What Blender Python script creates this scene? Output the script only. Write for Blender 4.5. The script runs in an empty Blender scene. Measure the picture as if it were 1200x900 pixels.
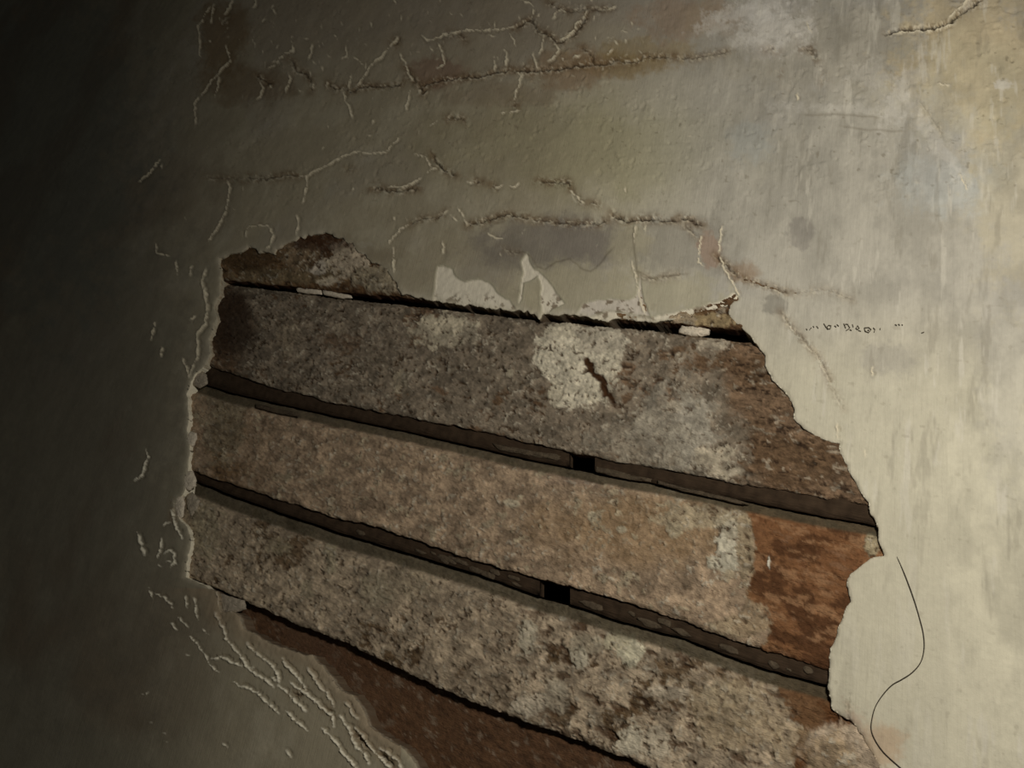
import bpy, math
import numpy as np
from mathutils import Matrix, Vector

# ------------------------------------------------------------------ camera
# The wall is the plane y = 0 (X along the boards, Z up the wall, +Y into the wall).
F = 900.0                      # focal length in pixels of a 1200 x 900 frame
H = 0.60                       # distance of the camera from the wall
def unit(v):
    v = np.array(v, float); return v / np.linalg.norm(v)
dX = -unit((-1350.0, 205.0, -F))          # board direction in camera space
dY = unit((536.6, -417.6, -F))            # into the wall
dY = unit(dY - dX * dX.dot(dY))
dZ = np.cross(dX, dY)
R3 = np.array([dX, dY, dZ])               # camera vector -> wall vector
CAM = np.array([0.0, -H, 0.0])
cam_data = bpy.data.cameras.new('camera')
cam = bpy.data.objects.new('camera', cam_data)
bpy.context.scene.collection.objects.link(cam)
cam_data.sensor_width = 36.0
cam_data.lens = 36.0 * F / 1200.0
cam_data.clip_start = 0.01
m = Matrix([list(R3[i]) + [CAM[i]] for i in range(3)] + [[0, 0, 0, 1]])
cam.matrix_world = m
S = bpy.context.scene
S.camera = cam

def wall_pt(px, py, y=0.0):
    """point of the plane at depth y that the photograph shows at (px, py)"""
    px = np.asarray(px, float); py = np.asarray(py, float); y = np.asarray(y, float)
    d = np.stack([px - 600.0, 450.0 - py, np.full_like(px, -F)], -1) @ R3.T
    t = (y + H) / d[..., 1]
    return d[..., 0] * t, d[..., 2] * t

# ------------------------------------------------------------------ world, lamp, exposure
w = bpy.data.worlds.new('room_gloom'); S.world = w; w.use_nodes = True
w.node_tree.nodes['Background'].inputs[0].default_value = (0.66, 0.66, 0.60, 1)
w.node_tree.nodes['Background'].inputs[1].default_value = 0.035
S.view_settings.view_transform = 'Standard'; S.view_settings.look = 'None'
S.view_settings.gamma = 1.0; S.view_settings.use_curve_mapping = False
S.view_settings.exposure = 0.0

lamp_d = bpy.data.lights.new('hand_lamp', 'POINT'); lamp_d.energy = 12.0; lamp_d.shadow_soft_size = 0.035; lamp_d.color = (1.0, 0.972, 0.925)
lamp = bpy.data.objects.new('hand_lamp', lamp_d); S.collection.objects.link(lamp); lamp.location = (0.06, -0.56, 0.26)

# ------------------------------------------------------------------ noise
def _h(ix, iy, seed):
    n = (ix * 374761393 + iy * 668265263 + seed * 1274126177) & 0xFFFFFFFF
    n = ((n ^ (n >> 13)) * 1274126177) & 0xFFFFFFFF
    n = n ^ (n >> 16)
    return (n & 0xFFFF) / 65535.0
def vnoise(x, y, seed=0):
    fx = np.floor(x); fy = np.floor(y)
    ix = fx.astype(np.int64); iy = fy.astype(np.int64)
    tx = x - fx; ty = y - fy
    tx = tx * tx * (3 - 2 * tx); ty = ty * ty * (3 - 2 * ty)
    a = _h(ix, iy, seed); b = _h(ix + 1, iy, seed); c = _h(ix, iy + 1, seed); d = _h(ix + 1, iy + 1, seed)
    return (a + (b - a) * tx) * (1 - ty) + (c + (d - c) * tx) * ty
def fbm(x, y, seed=0, octv=4, gain=0.5):
    s = 0; a = 1.0; tot = 0
    for k in range(octv):
        s = s + a * vnoise(x, y, seed + 17 * k); tot += a
        a *= gain; x = x * 2.03 + 5.1; y = y * 2.03 + 1.7
    return s / tot                       # 0..1, mean .5
def sm(x, a, b):
    t = np.clip((x - a) / (b - a), 0, 1); return t * t * (3 - 2 * t)
def rgb(r, g, b):                        # 8 bit sRGB albedo -> linear
    c = np.array([r, g, b]) / 255.0
    return np.where(c <= 0.04045, c / 12.92, ((c + 0.055) / 1.055) ** 2.4)
def mixc(col, c2, f):
    f = np.clip(f, 0, 1)[..., None]; return col * (1 - f) + c2 * f

def poly_dist(X, Y, pts, reach):
    """distance of every X, Y from a polyline, and signed side, only computed within reach"""
    pts = np.asarray(pts, float)
    D = np.full(X.shape, 1e9); Sd = np.zeros(X.shape); A = np.zeros(X.shape)
    box = (X > pts[:, 0].min() - reach) & (X < pts[:, 0].max() + reach) & (Y > pts[:, 1].min() - reach) & (Y < pts[:, 1].max() + reach)
    idx = np.nonzero(box)
    x = X[idx]; y = Y[idx]
    if x.size == 0: return None
    d = np.full(x.shape, 1e9); s = np.zeros(x.shape); a = np.zeros(x.shape)
    seg = np.hypot(np.diff(pts[:, 0]), np.diff(pts[:, 1])); cum = np.concatenate([[0], np.cumsum(seg)])
    for i in range(len(pts) - 1):
        ax, ay = pts[i]; bx, by = pts[i + 1]; ex, ey = bx - ax, by - ay
        L2 = ex * ex + ey * ey + 1e-9
        t = np.clip(((x - ax) * ex + (y - ay) * ey) / L2, 0, 1)
        qx = x - ax - t * ex; qy = y - ay - t * ey
        dd = np.hypot(qx, qy); cr = ex * qy - ey * qx      # > 0: below / right of the direction of travel
        mk = dd < d
        d[mk] = dd[mk]; s[mk] = np.sign(cr[mk]); a[mk] = (cum[i] + t[mk] * seg[i])
    return idx, d, s, a, cum[-1]

def jag(pts, step, amp, seed, closed=False):
    pts = [tuple(p) for p in pts]
    if closed: pts = pts + [pts[0]]
    out = []; rs = np.random.RandomState(seed)
    for (ax, ay), (bx, by) in zip(pts[:-1], pts[1:]):
        L = math.hypot(bx - ax, by - ay); n = max(1, int(L / step))
        nx, ny = -(by - ay) / (L + 1e-9), (bx - ax) / (L + 1e-9)
        for k in range(n):
            t = k / n; o = rs.uniform(-amp, amp)
            out.append((ax + (bx - ax) * t + nx * o, ay + (by - ay) * t + ny * o))
    if not closed: out.append(pts[-1])
    return out

def inside(X, Y, poly):
    c = np.zeros(X.shape, bool); n = len(poly); j = n - 1
    for i in range(n):
        xi, yi = poly[i]; xj, yj = poly[j]
        if yi != yj:
            hit = ((yi > Y) != (yj > Y)) & (X < (xj - xi) * (Y - yi) / (yj - yi) + xi)
            c ^= hit
        j = i
    return c

# ------------------------------------------------------------------ materials
def mat(name, base=None, rough=0.85, bumps=(), mottled=0.12, mscale=60.0, spec=0.25):
    """node material: vertex pigment (or one colour) varied by noise, fine relief from noise; bumps: (scale xyz, detail, strength, distance)"""
    M = bpy.data.materials.new(name); M.use_nodes = True
    nt = M.node_tree; N = nt.nodes; Lk = nt.links
    bs = N['Principled BSDF']; bs.inputs['Roughness'].default_value = rough
    bs.inputs['Specular IOR Level'].default_value = spec
    tc = N.new('ShaderNodeTexCoord')
    if base is None:
        at = N.new('ShaderNodeAttribute'); at.attribute_name = 'pigment'; src = at.outputs['Color']
    else:
        r = N.new('ShaderNodeRGB'); r.outputs[0].default_value = (*base, 1); src = r.outputs[0]
    nz = N.new('ShaderNodeTexNoise'); nz.inputs['Scale'].default_value = mscale; nz.inputs['Detail'].default_value = 6
    Lk.new(tc.outputs['Object'], nz.inputs['Vector'])
    mr = N.new('ShaderNodeMapRange'); mr.inputs['From Min'].default_value = 0.3; mr.inputs['From Max'].default_value = 0.7
    mr.inputs['To Min'].default_value = 1 - mottled; mr.inputs['To Max'].default_value = 1 + mottled
    Lk.new(nz.outputs['Fac'], mr.inputs['Value'])
    mx = N.new('ShaderNodeVectorMath'); mx.operation = 'SCALE'
    Lk.new(src, mx.inputs[0]); Lk.new(mr.outputs[0], mx.inputs['Scale'])
    Lk.new(mx.outputs[0], bs.inputs['Base Color'])
    prev = None
    for sc, det, st, dist, rot in bumps:
        mp = N.new('ShaderNodeMapping'); mp.inputs['Scale'].default_value = sc
        ro = N.new('ShaderNodeMapping'); ro.inputs['Rotation'].default_value = (0, rot, 0)
        Lk.new(tc.outputs['Object'], ro.inputs['Vector']); Lk.new(ro.outputs[0], mp.inputs['Vector'])
        n2 = N.new('ShaderNodeTexNoise'); n2.inputs['Scale'].default_value = 1.0; n2.inputs['Detail'].default_value = det
        n2.inputs['Roughness'].default_value = 0.6
        Lk.new(mp.outputs[0], n2.inputs['Vector'])
        bp = N.new('ShaderNodeBump'); bp.inputs['Strength'].default_value = st; bp.inputs['Distance'].default_value = dist
        Lk.new(n2.outputs['Fac'], bp.inputs['Height'])
        if prev is not None: Lk.new(prev.outputs[0], bp.inputs['Normal'])
        prev = bp
    if prev is not None: Lk.new(prev.outputs[0], bs.inputs['Normal'])
    return M
M_PLASTER = mat('plaster', None, 0.8, [((900, 900, 900), 4, 0.35, 0.0006, 0), ((600, 600, 50), 4, 0.55, 0.0007, 0.13)], 0.05, 45)
M_WOOD = mat('rough_sawn_wood', None, 0.92, [((500, 500, 1300), 5, 1.0, 0.0014, 0), ((150, 200, 420), 4, 0.6, 0.0018, 0)], 0.2, 260, 0.12)
M_BACK = mat('dark_backing_wood', rgb(62, 49, 36), 0.95, [((90, 300, 700), 5, 0.8, 0.0015, 0)], 0.3, 120, 0.1)
M_VOID = mat('dark_cavity', rgb(28, 24, 20), 1.0, [((60, 60, 60), 4, 0.5, 0.003, 0)], 0.3, 30, 0.05)  # near-black colour stands in for the darkness inside the wall
M_MORTAR = mat('lime_mortar', rgb(168, 155, 134), 0.95, [((700, 700, 700), 5, 0.9, 0.0015, 0)], 0.25, 300, 0.1)
M_PINK = mat('dusty_mortar', rgb(88, 76, 60), 0.95, [((700, 700, 700), 5, 0.9, 0.0015, 0)], 0.3, 300, 0.1)
M_CHALK = mat('white_plaster_crumb', rgb(214, 200, 176), 0.9, [((800, 800, 800), 5, 0.9, 0.0012, 0)], 0.18, 400, 0.1)
M_HAIR = mat('dark_hair', rgb(62, 52, 38), 0.5, [], 0.1, 60)
M_PENCIL = mat('pencil', rgb(104, 95, 78), 0.7, [], 0.35, 900)

def make_mesh(name, V, Q, material, col=None, parent=None, smooth=True, label=None):
    me = bpy.data.meshes.new(name)
    V = np.asarray(V, np.float32); Q = np.asarray(Q, np.int32)
    k = Q.shape[1]
    me.vertices.add(len(V)); me.vertices.foreach_set('co', V.ravel())
    me.loops.add(Q.size); me.loops.foreach_set('vertex_index', Q.ravel())
    me.polygons.add(len(Q)); me.polygons.foreach_set('loop_start', np.arange(0, Q.size, k, dtype=np.int32))
    me.update(calc_edges=True)
    if smooth: me.polygons.foreach_set('use_smooth', np.ones(len(Q), bool))
    if col is not None:
        a = me.color_attributes.new('pigment', 'FLOAT_COLOR', 'POINT')
        a.data.foreach_set('color', np.concatenate([col, np.ones((len(col), 1))], 1).astype(np.float32).ravel())
    me.materials.append(material); me.validate()
    o = bpy.data.objects.new(name, me); S.collection.objects.link(o)
    if parent is not None: o.parent = parent
    if label: o['label'] = label
    return o

# ------------------------------------------------------------------ the hole in the plaster (traced outline)
HOLE = [(256,326),(258,304),(268,297),(280,295),(291,288),(303,294),(315,297),(328,291),(340,283),(350,277),(363,276),(376,271),(392,276),(404,281),
 (414,288),(423,296),(431,305),(447,313),(459,322),(465,334),(470,345),(485,348),(505,351),(530,354),(560,358),(600,363),(626,367),(631,374),(636,367),(660,368),(684,370),(700,374),
 (712,376),(722,371),(745,374),(770,377),(785,374),(795,371),(815,368),(838,366),(848,359),(855,356),(853,366),(860,376),(868,383),
 (880,395),(886,404),(897,416),(897,428),(905,445),(920,460),(930,475),(930,490),(945,505),(965,516),(983,519),(985,530),(992,545),
 (1000,560),(1010,578),(1018,588),(1019,600),(1026,612),(1030,620),(1030,632),(1036,650),(1020,655),(1005,665),(996,672),(992,685),(996,705),
 (990,715),(983,735),(975,755),(971,775),(972,790),(969,800),(972,815),(975,830),(985,838),(1000,848),(1010,862),(1020,878),(1030,900),
 (1040,935),(1060,1000),(640,1010),(540,940),(492,903),(472,878),(452,866),(432,850),(425,832),(412,815),(398,809),(386,792),(364,768),(350,766),
 (326,758),(300,746),(285,736),(280,722),(270,716),(258,718),(253,694),(238,686),(217,676),(219,655),(223,630),(216,614),(207,606),(208,584),(216,574),
 (217,556),(221,540),(222,520),(218,504),(220,486),(218,462),(222,446),(232,434),(240,427),(247,414),(245,398),(248,385),(254,375),(250,360),(257,345)]
HOLEJ = jag(HOLE[:27], 4.0, 2.4, 8)[:-1] + jag(HOLE[26:] + HOLE[:1], 5.0, 1.3, 3)[:-1]

# ------------------------------------------------------------------ cracks. R = curled raised pale edge, C = open dark crack
R_ = [
 [(246,8),(240,17),(236,27),(232,30),(234,45),(235,55),(234,64),(237,68)],[(250,5),(249,15),(247,27)],[(272,0),(269,9),(262,17)],
 [(300,0),(298,7),(295,9)],[(320,6),(319,10),(323,16)],[(265,53),(268,65),(269,71),(262,78),(258,84),(250,92),(243,102),(236,112),(229,117),(228,125),(229,145)],
 [(256,90),(257,94),(254,104),(252,114)],[(297,43),(296,49)],[(341,43),(342,48),(344,57),(343,60),(334,63),(328,68),(322,76),(314,80)],
 [(366,52),(364,62),(361,69)],[(338,84),(340,92),(338,100),(335,108)],[(305,96),(308,103),(304,113),(301,116)],[(365,97),(368,104)],[(378,49),(379,53)],
 [(377,78),(378,83)],[(384,92),(383,102)],[(405,53),(406,65),(400,69)],[(412,87),(410,95),(409,103)],[(402,108),(405,118),(410,128),(413,138)],
 [(466,43),(462,50),(455,58),(448,65),(440,72),(433,80),(426,90),(418,101)],[(415,67),(426,76)],[(468,63),(474,72),(478,85),(485,95)],
 [(482,103),(480,112),(477,122),(475,130)],[(494,42),(500,46),(505,47),(513,44),(519,40),(530,39),(540,36),(547,35),(560,36),(575,35),(590,34),(603,31)],
 [(514,50),(517,60),(520,70),(521,75),(512,80)],[(579,67),(580,76),(580,83)],[(593,60),(594,70),(592,78)],[(596,39),(602,46),(604,54)],
 [(637,43),(635,55),(632,64)],[(624,62),(628,72),(630,80)],[(610,0),(620,3),(625,8),(624,18),(622,22)],[(648,22),(652,15),(658,11),(664,16)],
 [(688,12),(684,22),(676,28),(672,38),(663,45),(655,48)],[(650,52),(655,58),(652,66),(642,72)],[(606,84),(611,90),(608,100),(604,110),(602,118)],
 [(586,132),(600,131),(610,130)],[(632,93),(633,99)],[(672,68),(680,65)],[(720,48),(724,53)],[(732,44),(733,50)],[(704,12),(715,10),(722,7)],[(712,64),(718,58)],
 [(505,148),(512,142)],[(440,140),(435,147)],[(350,208),(360,206),(370,200),(380,196),(392,188),(402,184),(411,180),(420,178),(430,181),(442,180),(452,179),(460,170),(469,161)],
 [(358,206),(360,215),(358,225),(354,238)],[(267,212),(270,220),(267,235),(264,248),(255,265),(244,283)],[(347,252),(350,262),(347,275)],
 [(287,278),(290,266),(300,264),(315,264),(320,275),(318,285),(312,292)],[(455,219),(470,220),(485,215),(493,209)],[(500,202),(510,197)],
 [(486,181),(500,184),(505,195),(512,198)],[(547,214),(555,214)],[(577,217),(583,221),(590,217)],[(596,217),(602,220),(608,215)],
 [(668,222),(675,230),(685,238)],[(455,285),(462,276),(470,268),(480,263)],[(518,251),(524,247)],[(528,252),(536,260)],[(536,243),(543,252),(547,264)],
 [(460,290),(461,305),(461,320)],[(518,281),(520,290),(518,298)],[(572,273),(580,279),(590,280)],[(744,265),(744,275),(743,285)],[(846,265),(844,280),(842,295)],
 [(822,275),(820,290),(818,307),(825,312)],[(843,300),(850,318),(858,330),(865,345),(858,352)],[(740,305),(745,325),(748,340),(750,355),(757,371)],
 [(188,187),(180,195),(176,202),(163,213)],[(182,377),(177,398)],[(190,407),(189,418)],[(241,315),(236,330),(240,345),(243,360),(240,380),(232,390),(231,405),(232,420),(226,430),(221,442)],
 [(214,420),(219,432),(221,442)],[(172,527),(174,535),(170,548),(167,558),(158,563)],[(161,622),(165,635),(169,650)],[(189,630),(188,645),(184,654)],
 [(192,649),(198,644),(204,648),(205,658),(200,666)],[(200,598),(205,610),(207,620),(215,632)],[(190,615),(200,612)],[(174,689),(178,697),(179,702)],
 [(182,695),(192,700),(200,708),(203,713)],[(218,698),(219,712)],[(227,700),(230,712),(228,718),(233,727)],[(200,730),(207,738)],[(208,722),(221,735)],[(237,737),(244,743)],
 [(222,745),(232,756),(242,770),(245,778),(257,788)],[(252,718),(258,730),(263,738),(265,748),(270,755),(276,762),(284,772),(290,782),(300,790),(312,797),(320,805)],
 [(289,754),(297,762),(306,770),(316,778),(322,784),(326,792),(327,800)],[(330,771),(340,785),(350,795),(355,802),(358,810)],[(361,783),(368,793),(375,805),(383,812),(388,820),(391,828)],
 [(326,803),(335,810),(342,818),(350,825),(358,833)],[(273,798),(281,804),(290,806),(302,812),(312,822),(322,832),(327,837)],[(335,833),(345,842),(355,852),(362,857)],
 [(340,798),(347,805),(358,812),(370,822),(380,832),(390,840),(391,852)],[(398,838),(405,848),(410,855),(415,870),(418,876)],[(415,852),(424,860),(430,870),(438,880),(450,892),(458,900)],
 [(403,823),(410,828),(414,838),(420,842)],[(377,853),(386,862),(396,873),(402,882),(412,892),(418,900)],[(418,876),(428,884),(432,895)],[(445,878),(455,882),(466,890),(470,900)],
 [(336,880),(341,887)],[(247,772),(260,770),(266,772),(275,778),(283,780)],[(254,692),(257,705),(260,716)],[(1112,22),(1120,14),(1127,9),(1132,3),(1142,-4)],[(1040,42),(1062,38),(1084,38),(1102,35),(1116,29)],[(934,110),(935,119)],[(1098,98),(1112,100)],[(1124,203),(1133,222)],
 [(945,27),(952,40)],[(1022,430),(1022,440)],[(981,496),(981,516)],[(1013,528),(1014,536)],[(222,322),(225,312)],[(206,305),(208,322)],[(230,371),(222,375)],[(239,336),(242,346)],[(182,284),(184,297),(198,300)],
]
WIDE = {74: 1.3, 95: 1.2}
C_ = [  # points, half width, depth mm
 ([(270,20),(264,24),(258,28)],1.2,1.2),([(338,68),(342,72),(346,82),(352,84),(360,88),(366,100),(364,108)],1.3,1.6),([(298,88),(310,94),(318,98),(321,100)],1.5,1.8),
 ([(384,98),(392,104),(400,103),(410,108),(418,104),(430,101),(445,101),(455,101),(468,99),(472,96)],1.2,2.0),([(460,50),(466,48),(463,53)],1.4,2),
 ([(474,78),(482,90),(490,99),(497,101),(503,98),(512,95),(525,93),(535,92),(548,90),(560,91),(570,88),(580,85),(590,83),(600,82)],1.4,2.4),
 ([(516,45),(522,40),(537,39),(543,42),(546,48)],1.1,1.6),([(603,34),(612,28),(622,23),(626,30),(632,37),(645,42),(652,50),(660,48),(672,40),(680,30),(688,18)],1.4,2.0),
 ([(640,0),(650,7),(662,12),(670,14),(680,12),(690,10),(704,12),(715,10)],1.2,1.6),([(490,100),(496,110),(502,104)],1.6,2),
 ([(600,82),(608,82),(620,83),(630,83),(642,82),(650,82),(660,80),(675,77),(685,77),(700,75),(715,75),(722,73)],1.7,2.4),([(600,122),(606,124)],1.8,2.5),
 ([(680,55),(690,62),(695,68),(693,76)],1.3,1.5),([(715,76),(722,70),(735,73),(745,73),(755,66),(770,67),(790,67)],1.3,1.8),([(790,67),(815,68),(830,66),(845,62),(855,60)],1.1,1.5),
 ([(895,59),(905,58),(912,60)],0.9,1.2),([(938,58),(950,58),(955,64),(957,70)],1.0,1.6),([(523,140),(530,138),(540,139),(546,143)],1.2,1.8),
 ([(240,207),(255,209),(285,209)],0.8,0.9),([(285,209),(308,209),(322,208),(335,206),(345,205),(350,207)],1.1,1.8),([(404,199),(415,198)],0.9,1),
 ([(435,221),(442,220),(455,224),(468,224),(480,221),(491,222)],1.3,2.0),([(505,181),(510,188),(514,192),(520,199),(528,203),(535,206)],1.3,2.6),
 ([(555,212),(565,213)],1.3,2),([(576,216),(579,219)],1.3,2),([(630,212),(645,213),(655,214),(665,213),(668,220)],1.2,2.2),([(690,236),(702,240)],1.1,1.8),
 ([(480,263),(492,257),(505,256),(515,253),(521,248)],1.0,1.5),([(547,264),(560,261),(575,257),(588,252),(598,251),(610,254),(622,257)],1.2,2.3),
 ([(622,257),(640,258),(655,261),(675,262),(690,262),(700,262),(712,258)],1.3,1.9),([(715,250),(725,256),(735,260),(742,258),(760,257),(785,259),(795,257)],1.5,2.6),
 ([(795,257),(800,255),(808,257),(815,262),(825,264)],1.6,2.6),([(838,298),(850,310),(860,320),(868,326)],1.6,2.2),([(868,326),(880,330),(895,334),(910,339),(925,343)],1.1,1.6),
 ([(925,343),(940,342),(970,340),(985,345),(1000,352)],0.8,0.7),([(915,365),(925,380),(938,395),(950,408),(960,420),(968,435),(974,450)],0.9,1.2),([(974,450),(980,465),(990,480)],0.8,0.6),
 ([(750,323),(765,327),(780,324),(800,321)],1.0,1.0),([(1036,40),(1045,38),(1060,34),(1080,34),(1100,32),(1113,27),(1122,18),(1136,9),(1152,-2)],2.3,3.0),
 ([(416,860),(424,868),(432,877)],2.6,3.0),([(445,882),(452,889),(461,898)],2.6,3.0),([(342,812),(348,815),(356,812)],1.4,2),([(382,832),(386,834),(389,838)],1.6,2),
 ([(206,588),(205,600),(203,606)],1.6,2),([(911,82),(913,86)],1.2,1.5),([(668,222),(674,232),(686,240)],1.4,0.9),([(588,290),(600,295),(612,296)],1.0,0.7),
([(1076,115),(1100,150),(1106,160)],1.2,0.6),([(1126,-5),(1132,8)],1.0,1.0),([(963,98),(965,90)],1.2,1.0),([(1000,640),(1001,641)],1,1),
 ([(995,810),(994,840),(1000,852),(1008,868),(1014,884)],1.3,0.8),([(985,840),(1000,856),(1010,872)],1.4,0.9),([(1075,210),(1076,216)],1.0,1.0),([(800,262),(810,270),(818,278)],1.2,1.2)]
# trowel lines and plate steps: (points, step height mm, fade px): the right/below side lies lower
STEP = [([(560,276),(580,262),(600,256)],0.3,30),
 ([(600,300),(612,294),(622,300),(630,312),(638,315),(652,307),(668,304),(676,310),(684,317),(692,318),(702,310),(712,298),(722,286)],-0.55,26),
 ([(742,262),(743,290),(746,318),(764,326),(786,323),(812,320)],0.3,40),([(936,135),(980,134),(1010,136),(1035,138)],0.4,14),([(980,146),(1000,150),(1020,152),(1065,154)],0.4,12)]

def patch(X, Y, cx, cy, rx, ry, seed, rough=0.5, soft=0.25, sc=0.05, ang=0):
    """ragged blob mask 0..1"""
    a = math.radians(ang); dx = X - cx; dy = Y - cy
    ex = (dx * math.cos(a) + dy * math.sin(a)) / rx; ey = (-dx * math.sin(a) + dy * math.cos(a)) / ry
    r = np.sqrt(ex * ex + ey * ey) + ((fbm(X * sc, Y * sc, seed, 4, 0.6) - 0.5) * 2 + (fbm(X * sc * 3.5, Y * sc * 3.5, seed + 7, 3, 0.7) - 0.5) * 1.1) * rough
    return 1 - sm(r, 1 - soft, 1 + soft)

# ------------------------------------------------------------------ plaster skin of the wall, one relief mesh
def axis(lo, a, b, hi, step, coarse):
    c = [a]
    st = step
    L = []
    x = a
    while x > lo: st = min(st * 1.18, coarse); x -= st; L.append(x)
    L = L[::-1]
    M_ = list(np.arange(a, b + step * .5, step))
    Rr = []; st = step; x = M_[-1]
    while x < hi: st = min(st * 1.18, coarse); x += st; Rr.append(x)
    return np.array(L + M_ + Rr)
STEPPX = 1.3
gx = axis(-130, -12, 1212, 1900, STEPPX, 40); gy = axis(-180, -12, 912, 1500, STEPPX, 40)
PX, PY = np.meshgrid(gx, gy)                       # rows = y
nr, nc = PX.shape
ins = inside(PX, PY, HOLEJ)
sel = np.nonzero((PX > 190) & (PX < 1075) & (PY > 255) & (PY < 1030))
res = poly_dist(PX, PY, HOLEJ + [HOLEJ[0]], 40)
hd = np.full(PX.shape, 99.0); hd[res[0]] = res[1]
hd = np.minimum(hd, 99)
# snap rim vertices on the traced outline
P = np.array(HOLEJ + [HOLEJ[0]])
near = (hd < STEPPX * 0.75)
def snap(x, y):
    bx = x.copy(); by = y.copy(); bd = np.full(x.shape, 1e9)
    for (ax, ay), (cx, cy) in zip(P[:-1], P[1:]):
        ex, ey = cx - ax, cy - ay; L2 = ex * ex + ey * ey + 1e-9
        t = np.clip(((x - ax) * ex + (y - ay) * ey) / L2, 0, 1)
        qx, qy = ax + t * ex, ay + t * ey; d = np.hypot(x - qx, y - qy)
        k = d < bd; bd[k] = d[k]; bx[k] = qx[k]; by[k] = qy[k]
    return bx, by
sx, sy = snap(PX[near], PY[near]); PX[near] = sx; PY[near] = sy; hd[near] = 0
keep = (~ins) | near
U, V_ = wall_pt(PX, PY)
print('wall extents', U.min(), U.max(), V_.min(), V_.max())

Hh = np.zeros(PX.shape)                            # relief in mm towards the room
# broad trowel waves and small lumps
Hh += (fbm(U * 9, V_ * 9, 1, 4) - 0.5) * 1.8
Hh += (fbm(U * 60, V_ * 60, 2, 4, 0.6) - 0.5) * 0.55
ra = -0.13; ur = U * math.cos(ra) - V_ * math.sin(ra); vr = U * math.sin(ra) + V_ * math.cos(ra)
streak = fbm(ur * 260, vr * 16, 4, 4, 0.6) - 0.5
right = sm(PX, 700, 1050) * (1 - 0.6 * sm(PY, 500, 700) * (1 - sm(PX, 1080, 1180)))
Hh += streak * 0.55 * (0.25 + right)
hstreak = fbm(U * 12, V_ * 300, 5, 3) - 0.5
yellow = patch(PX, PY, 690, 175, 190, 55, 31, 0.4, 0.5, 0.02)
Hh += hstreak * 0.5 * (0.2 + yellow)
lumps = fbm(U * 140, V_ * 140, 6, 3); cluster = sm(fbm(U * 14, V_ * 14, 7, 3), 0.42, 0.62)
busy = np.clip(1.2 - sm(PY, 120, 330), 0.2, 1) * (0.4 + 0.6 * cluster)
Hh += sm(lumps, 0.66, 0.80) * 0.8 * busy
Hh -= sm(fbm(U * 120, V_ * 120, 8, 3), 0.70, 0.8) * 0.9 * busy

# pigment
base = rgb(196, 187, 161)
col = np.zeros(PX.shape + (3,)) + base
n1 = fbm(U * 7, V_ * 7, 11, 5); n2 = fbm(U * 30, V_ * 30, 12, 5, 0.6)
col = mixc(col, rgb(176, 170, 158), sm(n1, 0.42, 0.62) * 0.6 * (1 - sm(PY, 420, 600)))
col = mixc(col, rgb(172, 164, 128), yellow * 0.8)
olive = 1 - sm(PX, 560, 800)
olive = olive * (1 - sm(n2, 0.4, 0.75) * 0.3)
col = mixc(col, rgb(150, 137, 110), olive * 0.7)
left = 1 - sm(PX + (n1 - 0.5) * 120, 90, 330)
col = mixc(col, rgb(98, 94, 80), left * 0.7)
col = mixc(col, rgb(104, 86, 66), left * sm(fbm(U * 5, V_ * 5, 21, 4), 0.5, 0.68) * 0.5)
top = (1 - sm(PY + (n1 - .5) * 60, 25, 130)) * sm(PX, 240, 330) * (1 - sm(PX, 800, 1000))
col = mixc(col, rgb(150, 136, 116), top * 0.55)
# the cleaner smooth plate right of the hole
plate = patch(PX, PY, 880, 330, 70, 40, 33, 0.2, 0.3)
smooth_r = sm(PX, 850, 930) * sm(PY, 330, 470)
col = mixc(col, rgb(200, 192, 166), smooth_r * 0.8)
gray = sm(PX, 700, 860) * (1 - sm(PY + (n1 - .5) * 200, 300, 470))
col = mixc(col, rgb(172, 166, 152), gray * 0.75)
for (cx, cy, rx, ry, c, f, sd) in [
    (635,285,85,26,(132,123,110),0.85,41),(600,300,40,18,(128,120,104),0.5,42),(690,285,50,30,(134,125,112),0.8,43),(795,288,60,32,(150,143,128),0.7,44),
    (670,340,60,30,(178,168,138),0.8,45),(735,285,22,28,(178,168,138),0.7,46),(790,345,60,22,(180,171,142),0.8,47),
    (1110,215,60,34,(184,186,178),0.6,48),(880,160,28,26,(172,174,166),0.5,49),(900,30,50,34,(205,198,186),0.7,50),(880,20,26,12,(214,208,196),0.6,51),
    (940,273,14,16,(150,143,130),0.9,52),(905,358,14,12,(140,134,120),0.9,53),(1015,60,180,50,(168,158,134),0.4,54),(1150,70,90,90,(196,176,134),0.75,55),
    (1180,420,30,150,(176,170,156),0.5,56),(1095,560,200,40,(204,196,170),0.4,57),(1040,420,30,20,(170,163,146),0.8,58),(1100,160,40,70,(188,184,172),0.5,59),
    (870,320,20,12,(150,128,104),0.9,60),(832,292,12,22,(160,136,116),0.9,61),(720,75,60,14,(150,126,84),0.85,62),(670,78,40,22,(150,124,94),0.8,63),
    (760,62,60,14,(160,138,96),0.7,64),(265,45,26,50,(122,98,64),0.75,65),(290,100,50,22,(118,96,66),0.6,66),(515,85,30,16,(134,104,84),0.7,67),
    (1190,210,50,120,(190,178,146),0.6,68),(1125,100,70,60,(192,182,150),0.4,69),(795,20,50,26,(158,126,96),0.55,70),(590,110,60,14,(134,112,88),0.4,71),
    (985,870,38,34,(178,154,130),0.9,72),(1035,875,26,26,(192,166,134),0.9,73),(985,855,14,22,(178,172,158),0.6,74),(830,20,40,20,(160,140,110),0.4,75),
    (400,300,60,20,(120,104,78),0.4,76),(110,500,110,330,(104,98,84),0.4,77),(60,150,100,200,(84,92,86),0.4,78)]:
    col = mixc(col, rgb(*c), patch(PX, PY, cx, cy, rx, ry, sd, 0.6, 0.38 if rx > 15 else 0.2, 0.05) * f * 0.85)
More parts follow.
